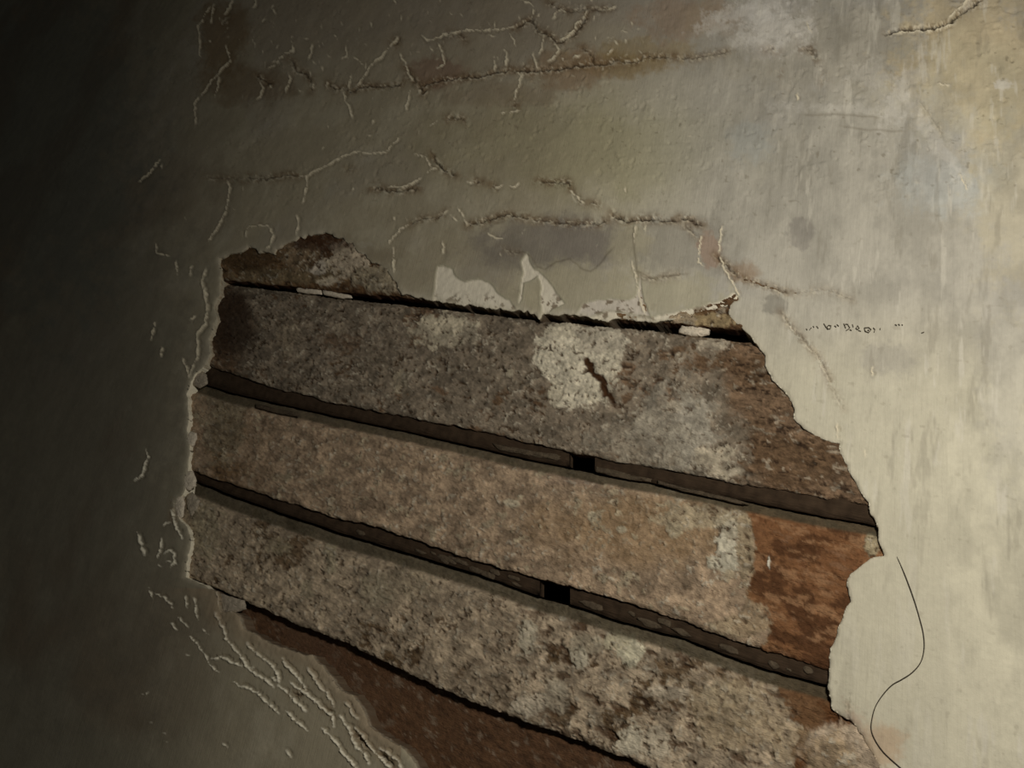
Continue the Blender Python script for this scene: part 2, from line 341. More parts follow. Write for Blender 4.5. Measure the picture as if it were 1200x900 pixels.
for (cx, cy, rx, ry, an, f, sd) in [(905,32,34,20,0,.8,151),(868,14,44,9,-12,.8,152),(835,28,20,9,-20,.6,153),(890,50,26,9,0,.5,154),(950,34,7,12,0,.6,155),(1060,110,44,13,-60,.4,156),(1085,150,50,9,52,.45,157),
    (1175,100,10,5,0,.9,158),(1020,88,24,14,0,.35,159),(985,128,60,5,3,.35,160),(400,292,26,8,0,.25,161)]:
    mk = patch(PX, PY, cx, cy, rx, ry, sd, 1.1, 0.4, 0.13, an) * f * 0.62
    col = mixc(col, rgb(226, 219, 204), mk); Hh += mk * 0.25
med = fbm(ur * 45, vr * 22, 19, 5, 0.65); col = col * (1 + (sm(med, 0.32, 0.68) - 0.5) * 0.17 * (0.4 + right) * (1 - 0.75 * smooth_r * (PX < 1110)))[..., None]
# faint dull pits and scratches of dirt following the streaks
dirt = sm(fbm(ur * 120, vr * 22, 14, 4, 0.65), 0.60, 0.74)
col = mixc(col, rgb(132, 124, 106), dirt * 0.26 * (0.25 + right))
col = mixc(col, rgb(214, 206, 186), sm(fbm(ur * 150, vr * 20, 15, 4, 0.65), 0.62, 0.76) * 0.5 * right)
speck = sm(fbm(U * 220, V_ * 220, 16, 2), 0.80, 0.88)
col = mixc(col, rgb(112, 100, 78), speck * 0.35 * (0.4 + busy))
finev = fbm(U * 400, V_ * 400, 18, 3, 0.7); Hh += (finev - 0.5) * 0.35 * (0.5 + busy)
col = col * (0.93 + 0.14 * finev)[..., None]

# white fill showing at the lower edge where the skin coat has come off (sunk level)
WHITE = [[(508,352),(510,330),(513,313),(520,311),(530,315),(534,325),(545,331),(553,328),(565,328),(576,333),(584,345),(597,352),(604,362),(560,360)],
 [(618,297),(622,310),(627,316),(634,320),(641,328),(655,347),(662,356),(650,360),(636,372),(634,352),(634,334),(630,322),(622,328),(613,331),(612,350),(608,356),(611,330),(614,318),(611,307)],
 [(676,369),(683,356),(700,352),(720,350),(738,352),(747,345),(750,320),(752,345),(758,362),(762,376),(712,376),(700,373)],
 [(800,371),(740,378),(690,372),(712,364),(760,372),(790,366),(815,360),(845,352),(862,342),(866,350),(850,359),(838,366)]]
for k, pg in enumerate(WHITE):
    pgj = jag(pg, 4, 0.8, 60 + k, closed=True)
    r_ = poly_dist(PX, PY, pgj + [pgj[0]], 6)
    i_ = inside(PX, PY, pgj)
    dd = np.full(PX.shape, 9.0); dd[r_[0]] = r_[1]; sd = np.where(i_, dd, -dd)
    f = sm(sd, -0.8, 0.8)
    Hh -= f * 1.1; Hh += f * (fbm(U * 200, V_ * 200, 90 + k, 4, 0.65) - 0.5) * 1.4
    lip = np.exp(-((sd + 1.2) / 1.2) ** 2) * (dd < 6); Hh += lip * 0.3
    cw = rgb(226, 215, 190) if k != 2 else rgb(206, 195, 176)
    pit = sm(fbm(U * 160, V_ * 160, 95 + k, 4, 0.6), 0.56, 0.64) * sm(PY, 338, 352)
    col = mixc(col, cw, f); col = mixc(col, rgb(104, 84, 60), f * pit * 0.8)
    col = mixc(col, rgb(172, 166, 138), lip * 0.5)

for k, (pts, st, fade) in enumerate(STEP):
    r_ = poly_dist(PX, PY, jag(pts, 5, 0.8, 300 + k), fade + 4)
    if r_ is None: continue
    idx, d, s, a, L = r_
    endf = sm(a, 0, 12) * (1 - sm(a, L - 12, L))
    sgn = 0.5 + 0.5 * np.clip(d * s / 0.8, -1, 1)
    Hh[idx] -= st * sgn * (1 - sm(d, 2, fade)) * endf
    e = np.exp(-(d / 1.3) ** 2) * endf * 0.4
    col[idx] = mixc(col[idx], rgb(104, 92, 72), e)

# cracks
def crack_noise(a, sd, sc=0.25): return fbm(a * sc, a * 0 + sd * 3.1, sd, 3, 0.6)
for k, (pts, hw, dep) in enumerate(C_):
    r_ = poly_dist(PX, PY, jag(pts, 2.4, 1.2, 400 + k), 16)
    if r_ is None: continue
    idx, d, s, a, L = r_
    n = crack_noise(a, 400 + k); wv = hw * (0.25 + 1.15 * n)
    endf = 0.25 + 0.75 * sm(a, 0, 5) * (1 - sm(a, L - 5, L))
    g = np.exp(-(d / wv) ** 2) * endf
    Hh[idx] -= dep * g
    lip = np.exp(-((d - wv * 1.7) / 1.1) ** 2) * endf * sm(crack_noise(a, 500 + k, 0.12), 0.4, 0.65)
    Hh[idx] += lip * (0.75 * (s > 0) + 0.3 * (s < 0)) * min(1, dep / 2)
    halo = np.exp(-(d / 6.0) ** 2) * (fbm(PX[idx] * .12, PY[idx] * .12, 600 + k, 4) > 0.42) * 0.6 * min(1, dep / 2)
    col[idx] = mixc(col[idx], rgb(120, 96, 66), halo * (0.35 if pts[0][0] > 1000 else 1))
    col[idx] = mixc(col[idx], rgb(208, 198, 172), lip * 0.55 * (s > 0))
    rub = np.exp(-(d / 4.5) ** 2) * endf * min(1, dep / 2)
    rn = fbm(PX[idx] * .35, PY[idx] * .35, 640 + k, 3, .65) - 0.5
    Hh[idx] += rub * rn * 2.2
    col[idx] = mixc(col[idx], rgb(222, 208, 178), rub * sm(rn, 0.08, 0.2) * 0.8)
    col[idx] = mixc(col[idx], rgb(86, 66, 44), rub * sm(-rn, 0.08, 0.2) * 0.7)
    col[idx] = mixc(col[idx], rgb(46, 36, 24), sm(g, 0.45, 0.9) * min(0.9, dep / 2.9))
rtw = np.random.RandomState(77)
TW = []
for k in range(150):                                 # short hairline chips scattered through the crazed upper band
    x0 = rtw.uniform(236, 760); y0 = 45 + rtw.normal(0, 32) + (x0 - 500) * -0.03
    if k % 5 == 0: x0, y0 = rtw.uniform(170, 860), rtw.uniform(120, 300)
    if k % 9 == 0: x0, y0 = rtw.uniform(165, 330), rtw.uniform(640, 890)
    if inside(np.array([x0]), np.array([y0 + 6]), HOLE)[0]: continue
    a0 = rtw.uniform(-0.7, 0.7) + (math.pi / 2 if k % 3 else 0.2); l0 = rtw.uniform(2.5, 8)
    TW.append([(x0, y0), (x0 + math.cos(a0) * l0, y0 + math.sin(a0) * l0)])
NR = len(R_)
for k, pts in enumerate(R_ + TW):
    big = 1.0
    x0, y0 = pts[0]
    if y0 > 690 and x0 > 245: big = 1.45
    if x0 < 250 and 310 < y0 < 640: big = 1.2
    r_ = poly_dist(PX, PY, jag(pts, 2.2, 1.0, 700 + k), 10)
    if r_ is None: continue
    idx, d, s, a, L = r_
    n = sm(crack_noise(a, 700 + k, 0.3), 0.22, 0.72); wv = big * (0.35 + 1.15 * n) * WIDE.get(k, 1) * (0.65 if k >= NR else 0.85)
    endf = 0.2 + 0.8 * sm(a, 0, 4) * (1 - sm(a, L - 4, L))
    amp = (0.35 + 1.35 * n) * endf * big * (0.6 if k >= NR else 1)
    g = np.exp(-(d / wv) ** 2)
    Hh[idx] += 1.0 * amp * g * (0.6 + 0.8 * fbm(PX[idx] * .5, PY[idx] * .5, 720 + k, 2))
    side = np.exp(-((d - wv * 2.0) / (0.9 * wv)) ** 2) * (s < 0 if (pts[-1][1] - pts[0][1]) > 0 else s > 0)
    Hh[idx] -= 0.7 * amp * side
    col[idx] = mixc(col[idx], rgb(250, 240, 212) if (y0 > 520 and x0 < 480) else rgb(226, 213, 182), sm(g, 0.2, 0.7) * np.clip(amp * 1.5, 0, 1) * 0.95)
    col[idx] = mixc(col[idx], rgb(84, 72, 50), side * 0.30 * np.clip(amp, 0, 1))

# broken rim of the hole: rounded off and paler
rag = fbm(U * 150, V_ * 150, 20, 4, 0.6)
e = np.exp(-(hd / 2.2) ** 2)
Hh -= e * 1.2 * rag * 1.6
hole_l = (PX < 470)
col = mixc(col, rgb(206, 196, 170), np.exp(-(hd / (2.0 + 4 * rag)) ** 2) * 0.6 * (PY < 840) * np.where(hole_l, 0.35, 1))
ll = hole_l & (PY > 690)
crust = np.exp(-(hd / 18.0) ** 2) * ll
Hh += crust * (fbm(U * 70, V_ * 70, 22, 4, 0.6) - 0.5) * 3.0
col = mixc(col, rgb(150, 128, 100), crust * 0.6)

# build mesh: kept cells, plus the broken thickness of the plaster at the hole
idm = -np.ones(PX.shape, np.int64); kk = np.nonzero(keep); idm[kk] = np.arange(len(kk[0]))
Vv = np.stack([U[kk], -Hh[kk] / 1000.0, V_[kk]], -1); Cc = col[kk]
a = idm[:-1, :-1]; b = idm[:-1, 1:]; c = idm[1:, 1:]; d = idm[1:, :-1]
ok = (a >= 0) & (b >= 0) & (c >= 0) & (d >= 0)
# a cell whose four corners all lie on the outline and whose middle is in the hole goes
mx_ = (PX[:-1, :-1] + PX[1:, 1:]) / 2; my_ = (PY[:-1, :-1] + PY[1:, 1:]) / 2
allnear = near[:-1, :-1] & near[:-1, 1:] & near[1:, 1:] & near[1:, :-1]
ok &= ~(allnear & inside(mx_, my_, HOLEJ))
Q = np.stack([a[ok], d[ok], c[ok], b[ok]], -1)
E = np.concatenate([Q[:, [0, 1]], Q[:, [1, 2]], Q[:, [2, 3]], Q[:, [3, 0]]])
key = np.minimum(E[:, 0], E[:, 1]) * 10_000_000 + np.maximum(E[:, 0], E[:, 1])
uk, inv, cnt = np.unique(key, return_inverse=True, return_counts=True)
bd = E[cnt[inv] == 1]
ppx = PX[kk]; ppy = PY[kk]; hh = hd[kk]
bd = bd[(hh[bd[:, 0]] < 4) & (hh[bd[:, 1]] < 4)]
bv = np.unique(bd)
remap = {}
levels = [(0.0012, 0.6), (0.0035, 0.2), (0.0065, -0.6), (0.0110, -1.6), (0.034, -3.0)]
newV = [Vv]; newC = [Cc]; newQ = [Q]
prev_ids = bv.copy(); nbase = len(Vv)
cxh, czh = wall_pt(620, 560)
look = -np.ones(len(Vv) + 1, np.int64); look[bv] = np.arange(len(bv))
e0 = look[bd[:, 0]]; e1 = look[bd[:, 1]]
ids = bv
for li, (dy, _) in enumerate(levels):
    p = Vv[bv].copy(); jn = fbm(p[:, 0] * 420, p[:, 2] * 420 + li * 7.7, 30 + li, 3, .6) - 0.5
    jm = fbm(p[:, 0] * 420 + 9, p[:, 2] * 420 + li * 5.7, 50 + li, 3, .6) - 0.5
    p[:, 1] = np.maximum(p[:, 1], 0) + dy
    p[:, 0] += jn * 0.0028; p[:, 2] += jm * 0.0028
    ids2 = nbase + np.arange(len(bv)); nbase += len(bv)
    newV.append(p)
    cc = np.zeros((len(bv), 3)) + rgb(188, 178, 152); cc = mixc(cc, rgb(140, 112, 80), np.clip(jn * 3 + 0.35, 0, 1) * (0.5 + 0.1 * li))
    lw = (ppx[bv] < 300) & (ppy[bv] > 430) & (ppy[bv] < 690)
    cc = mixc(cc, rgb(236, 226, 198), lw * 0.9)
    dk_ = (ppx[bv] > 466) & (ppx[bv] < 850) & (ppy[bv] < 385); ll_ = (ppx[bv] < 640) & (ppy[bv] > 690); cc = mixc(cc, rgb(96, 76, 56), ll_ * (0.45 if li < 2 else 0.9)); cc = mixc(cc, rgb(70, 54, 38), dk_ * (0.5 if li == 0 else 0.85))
    newC.append(cc)
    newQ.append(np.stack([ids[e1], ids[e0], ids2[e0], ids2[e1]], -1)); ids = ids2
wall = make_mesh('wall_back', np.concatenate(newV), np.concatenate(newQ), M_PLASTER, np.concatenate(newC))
wall['kind'] = 'structure'
wall['label'] = 'old cracked plaster wall with a large ragged hole baring the boards'
wall['category'] = 'wall'
print('wall verts', len(wall.data.vertices))

# ------------------------------------------------------------------ boards behind the plaster
def interp(poly, x):
    p = np.array(poly, float); y = np.interp(x, p[:, 0], p[:, 1])
    lo = x < p[0, 0]; hi = x > p[-1, 0]
    s0 = (p[1, 1] - p[0, 1]) / (p[1, 0] - p[0, 0]) if len(p) > 2 else (p[-1, 1] - p[0, 1]) / (p[-1, 0] - p[0, 0])
    s0 = (p[min(4, len(p) - 1), 1] - p[0, 1]) / (p[min(4, len(p) - 1), 0] - p[0, 0])
    s1 = (p[-1, 1] - p[-4, 1]) / (p[-1, 0] - p[-4, 0])
    y = np.where(lo, p[0, 1] + (x - p[0, 0]) * s0, y); return np.where(hi, p[-1, 1] + (x - p[-1, 0]) * s1, y)
B0_bot = [(255,327),(350,336),(430,344),(520,353),(620,364),(700,371),(780,377),(850,383),(880,386)]
A_top = [(255,332),(350,343),(415,351),(480,358),(560,367),(620,374),(700,382),(780,389),(820,394),(880,401)]
A_bot = [(243,427),(275,439),(330,456),(400,474),(480,489),(560,504),(640,523),(700,536),(760,546),(800,553),(850,564),(900,571),(960,581),(1020,592),(1080,604)]
B_top = [(235,451),(270,462),(340,478),(400,491),(480,508),(560,526),(620,540),(700,555),(760,567),(800,574),(860,586),(900,594),(960,606),(1025,617),(1080,628)]
B_bot = [(230,553),(250,561),(300,577),(340,589),(400,608),(440,617),(500,637),(560,658),(600,669),(650,683),(700,695),(760,714),(800,728),(860,750),(900,763),(970,785),(1030,805)]
C_top = [(228,565),(270,582),(300,593),(340,607),(400,627),(460,645),(520,663),(560,675),(620,697),(670,711),(720,728),(800,750),(860,773),(900,787),(970,805),(1030,822)]
C_bot = [(215,672),(255,690),(300,710),(350,732),(400,752),(450,775),(500,799),(540,817),(600,840),(660,862),(720,884),(760,900),(900,951),(1030,1000)]
D_top = [(x, y - 8) for x, y in C_bot]
D_bot = [(x, y + 150 + (x - 215) * 0.10) for x, y in C_bot]
B0_top = [(x, y - 78 + 0.02 * (x - 255)) for x, y in B0_bot]

def board(name, top, bot, x0, x1, dt, db, thick, paint, label, seed, amp=1.0, step=1.5, rebate=0.01):
    xs = np.arange(x0, x1, step)
    ty = interp(top, xs); by = interp(bot, xs)
    ragb = (fbm(xs * 0.09, xs * 0 + seed, seed, 4, 0.65) - 0.5) * 5.0 * amp
    ragt = (fbm(xs * 0.06, xs * 0 + seed, seed + 1, 4, 0.6) - 0.5) * 2.5 * amp
    nrow = int(max((by - ty).mean() / step, 20))
    T = np.linspace(0, 1, nrow)[:, None]
    X = np.repeat(xs[None], nrow, 0); Y = (ty + ragt)[None] * (1 - T) + (by + ragb)[None] * T
    kx = sm(xs, 500, 880)[None]                        # the plaster skin thins towards the right
    dtx = dt * (1 - 0.45 * kx); dbx = db * (1 - 0.65 * kx)
    Tr = rebate / np.maximum((by - ty)[None], 1)       # a rebate along the top edge, shaped to hold shade, then the face
    dep = dtx + (dbx - dtx) * (sm(T, Tr, Tr * 1.35 + 0.02) * 0.62 + 0.38 * T)
    u0, v0 = wall_pt(X, Y, dep)
    h, colb = paint(X, Y, u0, v0)
    top_shade = (1 - sm(T, Tr, Tr * 1.15 + 0.012 + 0.02 * (fbm(u0 * 60, v0 * 60, seed + 8, 3) - .3))) * (1 if rebate > 5 else 0)
    colb = mixc(colb, rgb(84, 76, 58) * (0.7 + 0.6 * fbm(u0 * 120, v0 * 200, seed + 7, 4))[..., None], top_shade * 0.88)   # shadow of the board above, painted as a dark olive strip
    h = h * (1 - 0.7 * top_shade)
    edge = np.minimum(T, 1 - T) * nrow
    h = h - 2.0 * np.exp(-(edge / 1.6) ** 2) * (0.4 + fbm(u0 * 90, v0 * 90, seed + 3, 3))
    rows_u = [u0]; rows_v = [v0]; rows_y = [dep - h / 1000]; rows_c = [colb]
    # underside, back and top edge
    def extra(r, fr, vs, cc):
        u = u0[r][None]; v = v0[r][None]
        y = rows_y[0][r][None] * (1 - fr) + (db + thick) * fr
        nn = (fbm(u * 60, v * 0 + fr * 9, seed + 5, 4) - 0.5) * 0.0016 * (1 if 0 < fr < 1 else 0.3)
        rows_u.append(u); rows_v.append(v + nn + vs); rows_y.append(y)
        c = np.zeros(u.shape + (3,)) + cc; c = mixc(c, rgb(126, 104, 84), sm(fbm(u * 40, v * 0 + fr * 6, seed + 6, 4), 0.5, 0.66) * 0.35)
        rows_c.append(c)
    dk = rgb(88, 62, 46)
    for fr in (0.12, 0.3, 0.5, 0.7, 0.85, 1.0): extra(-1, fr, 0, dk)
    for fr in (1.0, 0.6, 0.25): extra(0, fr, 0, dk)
    Uu = np.concatenate(rows_u); Vz = np.concatenate(rows_v); Yy = np.concatenate(rows_y); Cx = np.concatenate(rows_c)
    n_, m_ = Uu.shape
    ida = np.arange(n_ * m_).reshape(n_, m_); idb = np.roll(ida, -1, 0)
    q = np.stack([ida[:, :-1], idb[:, :-1], idb[:, 1:], ida[:, 1:]], -1).reshape(-1, 4)
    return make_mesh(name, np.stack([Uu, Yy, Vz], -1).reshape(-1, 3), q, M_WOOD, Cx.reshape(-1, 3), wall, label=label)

def roughwood(X, Y, u, v, seed, basec, c2, grainy=1.0):
    u = u + (fbm(u * 50, v * 50, seed + 77, 3) - .5) * .01; v = v + (fbm(u * 50, v * 50, seed + 78, 3) - .5) * .004
    g = fbm(u * 45, v * 330, seed, 5, 0.62); g2 = fbm(u * 130, v * 330, seed + 1, 4, 0.65); big = fbm(u * 14, v * 30, seed + 2, 4)
    h = (g - 0.5) * 2.2 * grainy + (g2 - 0.5) * 2.0 + (big - 0.5) * 1.5
    c = np.zeros(X.shape + (3,)) + rgb(*basec)
    c = mixc(c, rgb(*c2), sm(big + (g2 - .5) * .5, 0.42, 0.6) * 0.8)
    pits = sm(fbm(u * 110, v * 300, seed + 4, 4, 0.6), 0.60, 0.70)
    h -= pits * 1.3
    c = mixc(c, rgb(50, 36, 25), pits * 0.85)
    c = mixc(c, rgb(176, 162, 138), sm(fbm(u * 150, v * 240, seed + 9, 4, 0.6), 0.62, 0.72) * 0.6)
    fib = fbm(u * 260, v * 700, seed + 12, 4, 0.7); h += (fib - 0.5) * 1.6 * grainy
    c = c * (0.62 + 0.76 * sm(fib * 0.6 + g * 0.4, 0.3, 0.7))[..., None]
    return h, c
def mortar(h, c, X, Y, u, v, mask, colr, seed, th=1.2, ro=1.6, pit=1.0):
    fine = fbm(u * 330, v * 330, seed + 5, 4, 0.7)
    h = h * (1 - 0.6 * mask) + mask * (th * 0.7 + (fbm(u * 160, v * 160, seed, 5, 0.68) - 0.5) * ro + (fine - 0.5) * 1.7)
    cc = np.zeros(c.shape) + rgb(*colr); cc = cc * (0.80 + 0.40 * sm(fbm(u * 90, v * 90, seed + 3, 5, .65), .3, .7))[..., None]
    holes = sm(fbm(u * 190, v * 260, seed + 8, 4, .65), .63, .71); cc = mixc(cc, rgb(78, 60, 42), holes * .9 * pit); h = h - holes * mask * 2.0 * pit
    chalk = sm(fbm(u * 210, v * 210, seed + 9, 4, .65), .64, .72); cc = mixc(cc, rgb(196, 184, 160), chalk * .7); h = h + chalk * mask * 1.2
    blot = fbm(u * 70, v * 130, seed + 11, 5, .7); pale = colr[0] > 190; cc = cc * ((0.9 if pale else 0.74) + (0.2 if pale else 0.5) * sm(blot, .34, .66))[..., None]; h = h + (blot - .5) * mask * 2.0
    return h, mixc(c, cc, mask)

def paint0(X, Y, u, v):
    h, c = roughwood(X, Y, u, v, 101, (124, 98, 68), (88, 64, 42), 0.7)
    for k, (cx, cy, rx, ry, cl, th) in enumerate([(385,318,22,16,(206,190,162),1.8),(408,302,24,22,(204,186,158),2.0),(446,326,30,16,(158,144,118),2.2),(330,322,60,9,(128,110,82),0.8),(350,300,24,16,(132,112,86),1.0),
        (372,316,10,8,(206,192,170),1.4),(830,376,40,8,(150,130,96),1.0),(800,374,16,8,(180,160,130),1.0)]):
        mk = patch(X, Y, cx, cy, rx, ry, 110 + k, 0.6, 0.12, 0.09); h, c = mortar(h, c, X, Y, u, v, mk, cl, 120 + k, th, 2.6)
    c = mixc(c, rgb(70, 44, 28), patch(X, Y, 380, 285, 40, 10, 131, 0.3) * 0.7)
    c = mixc(c, rgb(80, 62, 40), patch(X, Y, 290, 305, 34, 13, 132, 0.4) * 0.7)
    return h, c
def paintA(X, Y, u, v):
    h, c = roughwood(X, Y, u, v, 141, (126, 102, 78), (98, 76, 54))
    mk = sm(fbm(X * .02, Y * .03, 150, 4) + (fbm(u * 70, v * 90, 151, 5, .65) - .5) * .8, 0.28, 0.38) * sm(X + (fbm(X * .05, Y * .05, 152, 4) - .5) * 70, 262, 300) * (1 - sm(X + (fbm(X * .03, Y * .03, 153, 4) - .5) * 60 + (470 - Y) * 0.3, 835, 870))
    h, c = mortar(h, c, X, Y, u, v, mk, (138, 124, 104), 154, 0.6, 1.9)
    for k, (cx, cy, rx, ry, cl, f) in enumerate([(520,388,40,19,(212,198,168),1),(552,392,10,14,(190,176,150),1),(660,415,30,34,(226,214,186),1),(706,410,27,25,(224,212,184),1),(690,455,22,26,(216,204,176),1),(655,462,14,14,(210,198,170),.9),(646,404,14,18,(222,210,182),1),(672,448,20,26,(222,210,182),1),(676,388,36,8,(214,202,174),.9),(714,432,12,18,(218,206,178),.9),
        (700,398,30,14,(196,184,160),.9),(338,398,7,14,(176,160,134),1),(341,388,9,7,(176,160,134),1),(398,385,9,6,(172,156,130),.9),(470,448,9,11,(168,154,128),.9),(597,437,5,5,(196,182,154),1),(338,395,14,20,(150,134,110),.6),
        (790,500,44,52,(168,158,138),.7),(812,505,24,36,(180,170,150),.75),(752,520,60,28,(158,148,128),.5),(450,400,90,20,(130,116,98),.35),(838,535,26,13,(190,176,150),.9),(838,403,22,7,(182,168,144),.9),(850,553,18,7,(190,176,150),.9),(790,478,12,7,(184,170,146),.8)]):
        mk = patch(X, Y, cx, cy, rx, ry, 160 + k, 0.65, 0.14, 0.08) * f; h, c = mortar(h, c, X, Y, u, v, mk, cl, 190 + k, 1.2, 1.9)
    gouge = poly_dist(X, Y, jag([(687,422),(695,436),(706,447),(708,458),(716,466),(724,480),(731,490)], 3, 2.6, 5), 14)
    idx, d, s, a, L = gouge; g = np.exp(-(d / (1.5 + 5 * fbm(X[idx] * .2, Y[idx] * .2, 99, 3))) ** 2) * (1 - .7 * sm(a, 45, L)); h[idx] -= 3 * g; c[idx] = mixc(c[idx], rgb(70, 46, 26), sm(g, .2, .7))
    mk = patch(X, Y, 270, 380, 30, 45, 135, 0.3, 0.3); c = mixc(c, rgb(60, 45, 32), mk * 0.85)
    return h, c
def paintB(X, Y, u, v):
    h, c = roughwood(X, Y, u, v, 201, (128, 100, 66), (104, 78, 50), 0.8)
    rbx = np.interp(Y, [560, 600, 612, 640, 680, 692, 708, 722, 740, 780], [836, 868, 880, 884, 880, 872, 884, 898, 902, 880])
    edge = X - rbx + (fbm(X * .12, Y * .12, 205, 4, .6) - .5) * 14
    mk = (1 - sm(edge, -1.5, 1.5)) * sm(X + (fbm(X * .06, Y * .06, 206, 4) - .5) * 90, 215, 330) 
    mk = np.maximum(mk, (1 - sm(X + (fbm(X * .1, Y * .1, 207, 3) - .5) * 22, 240, 256)) * 0.9)
    h, c = mortar(h, c, X, Y, u, v, mk, (172, 148, 120), 208, 0.9, 1.1, 0.45)
    c = mixc(c, rgb(160, 130, 92), patch(X, Y, 740, 620, 120, 36, 209, 0.6, 0.5, 0.03) * 0.55)
    c = mixc(c, rgb(148, 126, 110), patch(X, Y, 690, 560, 60, 10, 210, 0.4) * 0.3)
    rust = sm(edge, 0, 3)
    c = mixc(c, rgb(134, 92, 60), rust * 0.85)
    c = mixc(c, rgb(88, 58, 36), rust * sm(fbm(u * 60, v * 110, 211, 5, .62), 0.46, 0.58) * 0.85)
    c = mixc(c, rgb(164, 124, 88), rust * sm(fbm(u * 80, v * 150, 212, 5, .62), 0.54, 0.64) * 0.7)
    for k, (cx, cy, rx, ry, cl, f) in enumerate([(852,632,14,30,(208,198,172),1),(848,660,18,12,(204,194,168),1),(858,620,12,14,(190,178,152),1),(820,605,46,15,(176,160,130),.8),(874,640,10,40,(164,146,116),.9),(870,735,30,14,(168,148,118),.9),
        (880,725,20,20,(160,138,108),.8),(600,590,8,5,(186,172,144),.9),(695,605,5,6,(190,176,146),.9),(728,620,6,5,(196,182,152),.9),(790,620,9,9,(188,172,140),.9),(262,500,24,40,(150,138,112),.6),(330,560,12,6,(156,140,112),.6),(330,468,30,5,(140,124,98),.5),(1022,636,9,16,(168,154,122),.9),(901,660,1.6,8,(230,220,196),1)]):
        mk = patch(X, Y, cx, cy, rx, ry, 220 + k, 0.55, 0.14, 0.09) * f; h, c = mortar(h, c, X, Y, u, v, mk, cl, 240 + k, 1.4, 1.7)
    mk = sm(fbm(u * 100, v * 100, 258, 4, .6), .66, .72) * (1 - rust); h, c = mortar(h, c, X, Y, u, v, mk * .8, (180, 164, 134), 259, 1.6, 1.4)
    sg = poly_dist(X, Y, [(664, 555), (684, 561), (706, 567)], 6)
    idx, d, s, a, L = sg; g = np.exp(-(d / 1.1) ** 2); h[idx] -= 2 * g; c[idx] = mixc(c[idx], rgb(70, 48, 26), g)
    return h, c
def paintC(X, Y, u, v):
    h, c = roughwood(X, Y, u, v, 271, (120, 100, 76), (96, 76, 52))
    edge = X - np.interp(Y, [800, 830, 850, 880, 900], [905, 925, 935, 930, 925]) + (fbm(X * .1, Y * .1, 275, 4, .6) - .5) * 30
    mk = (1 - sm(edge, -2, 2)) * sm(fbm(X * .015, Y * .02, 276, 4) + (fbm(u * 90, v * 110, 277, 5, .65) - .5) * 1.0, 0.25, 0.36)
    h, c = mortar(h, c, X, Y, u, v, mk, (176, 157, 130), 278, 0.8, 1.9, 0.85)
    pits = sm(fbm(u * 75, v * 150, 279, 4, 0.6), 0.58, 0.66) * sm(X, 480, 700); h -= pits * 1.8; c = mixc(c, rgb(84, 60, 40), pits * 0.75)
    rust = sm(edge, 0, 3); c = mixc(c, rgb(124, 90, 60), rust * 0.8); c = mixc(c, rgb(96, 60, 32), rust * sm(fbm(u * 50, v * 50, 281, 4), .48, .6) * .7)
    for k, (cx, cy, rx, ry, cl, f) in enumerate([(617,745,11,20,(192,180,154),.9),(680,768,10,16,(196,184,158),1),(685,755,26,10,(176,164,138),.6),(738,765,14,18,(206,196,166),1),(725,750,16,12,(200,188,156),.9),(850,815,26,14,(186,170,140),.7),
        (740,868,20,18,(198,186,160),.9),(770,872,18,20,(194,180,154),.8),(620,825,22,12,(186,172,148),.8),(655,815,14,16,(178,166,142),.6),(650,805,12,9,(184,170,144),.7),(855,830,50,40,(164,146,116),.6),(870,850,50,30,(178,158,126),.5),
        (780,812,24,10,(186,172,148),.7),(440,690,16,22,(172,158,130),.7),(388,650,7,22,(176,162,132),.9),(360,690,8,10,(176,162,132),.7),(325,640,20,10,(166,152,122),.6),(470,690,40,20,(150,138,112),.4),(240,620,20,40,(170,156,126),.7),
        (548,870,20,10,(160,150,128),.3),(930,870,30,20,(186,164,128),.4)]):
        mk = patch(X, Y, cx, cy, rx, ry, 290 + k, 0.6, 0.14, 0.09) * f; h, c = mortar(h, c, X, Y, u, v, mk, cl, 320 + k, 1.3, 2.0)
    for k, (cx, cy, rx, ry, cl, th) in enumerate([(990,880,46,34,(184,164,138),3.0),(1010,930,60,50,(184,164,138),3.0),(975,900,30,40,(166,144,114),1.6)]):
        mk = patch(X, Y, cx, cy, rx, ry, 345 + k, 0.35, 0.2, 0.06); h, c = mortar(h, c, X, Y, u, v, mk, cl, 347 + k, th, 1.0, 0.2)
    return h, c
def paintD(X, Y, u, v):
    h, c = roughwood(X, Y, u, v, 351, (104, 76, 52), (88, 62, 42), 0.35)
    h *= 0.4
    c = mixc(np.zeros(c.shape) + rgb(104, 76, 54), c, np.full(X.shape, 0.5))
    c = mixc(c, rgb(104, 78, 58), sm(fbm(u * 12, v * 20, 352, 4), .45, .65) * 0.6)
    return h, c

b0 = board('lath_board', B0_top, B0_bot, 215, 935, 0.0035, 0.0035, 0.014, paint0, 'brown board end above the top gap, crusted with mortar', 11)
bA = board('lath_board', A_top, A_bot, 205, 1075, 0.0115, 0.0055, 0.012, paintA, 'widest grey-brown board with pale lime patches', 12, rebate=2)
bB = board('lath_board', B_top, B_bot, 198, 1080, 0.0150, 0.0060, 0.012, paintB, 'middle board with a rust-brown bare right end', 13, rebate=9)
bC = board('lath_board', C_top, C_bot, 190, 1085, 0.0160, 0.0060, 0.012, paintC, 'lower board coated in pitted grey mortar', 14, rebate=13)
bD = board('lath_board', D_top, D_bot, 195, 1085, 0.0250, 0.0170, 0.012, paintD, 'smooth dark brown bottom board in shadow', 15, 0.4, 2.2)

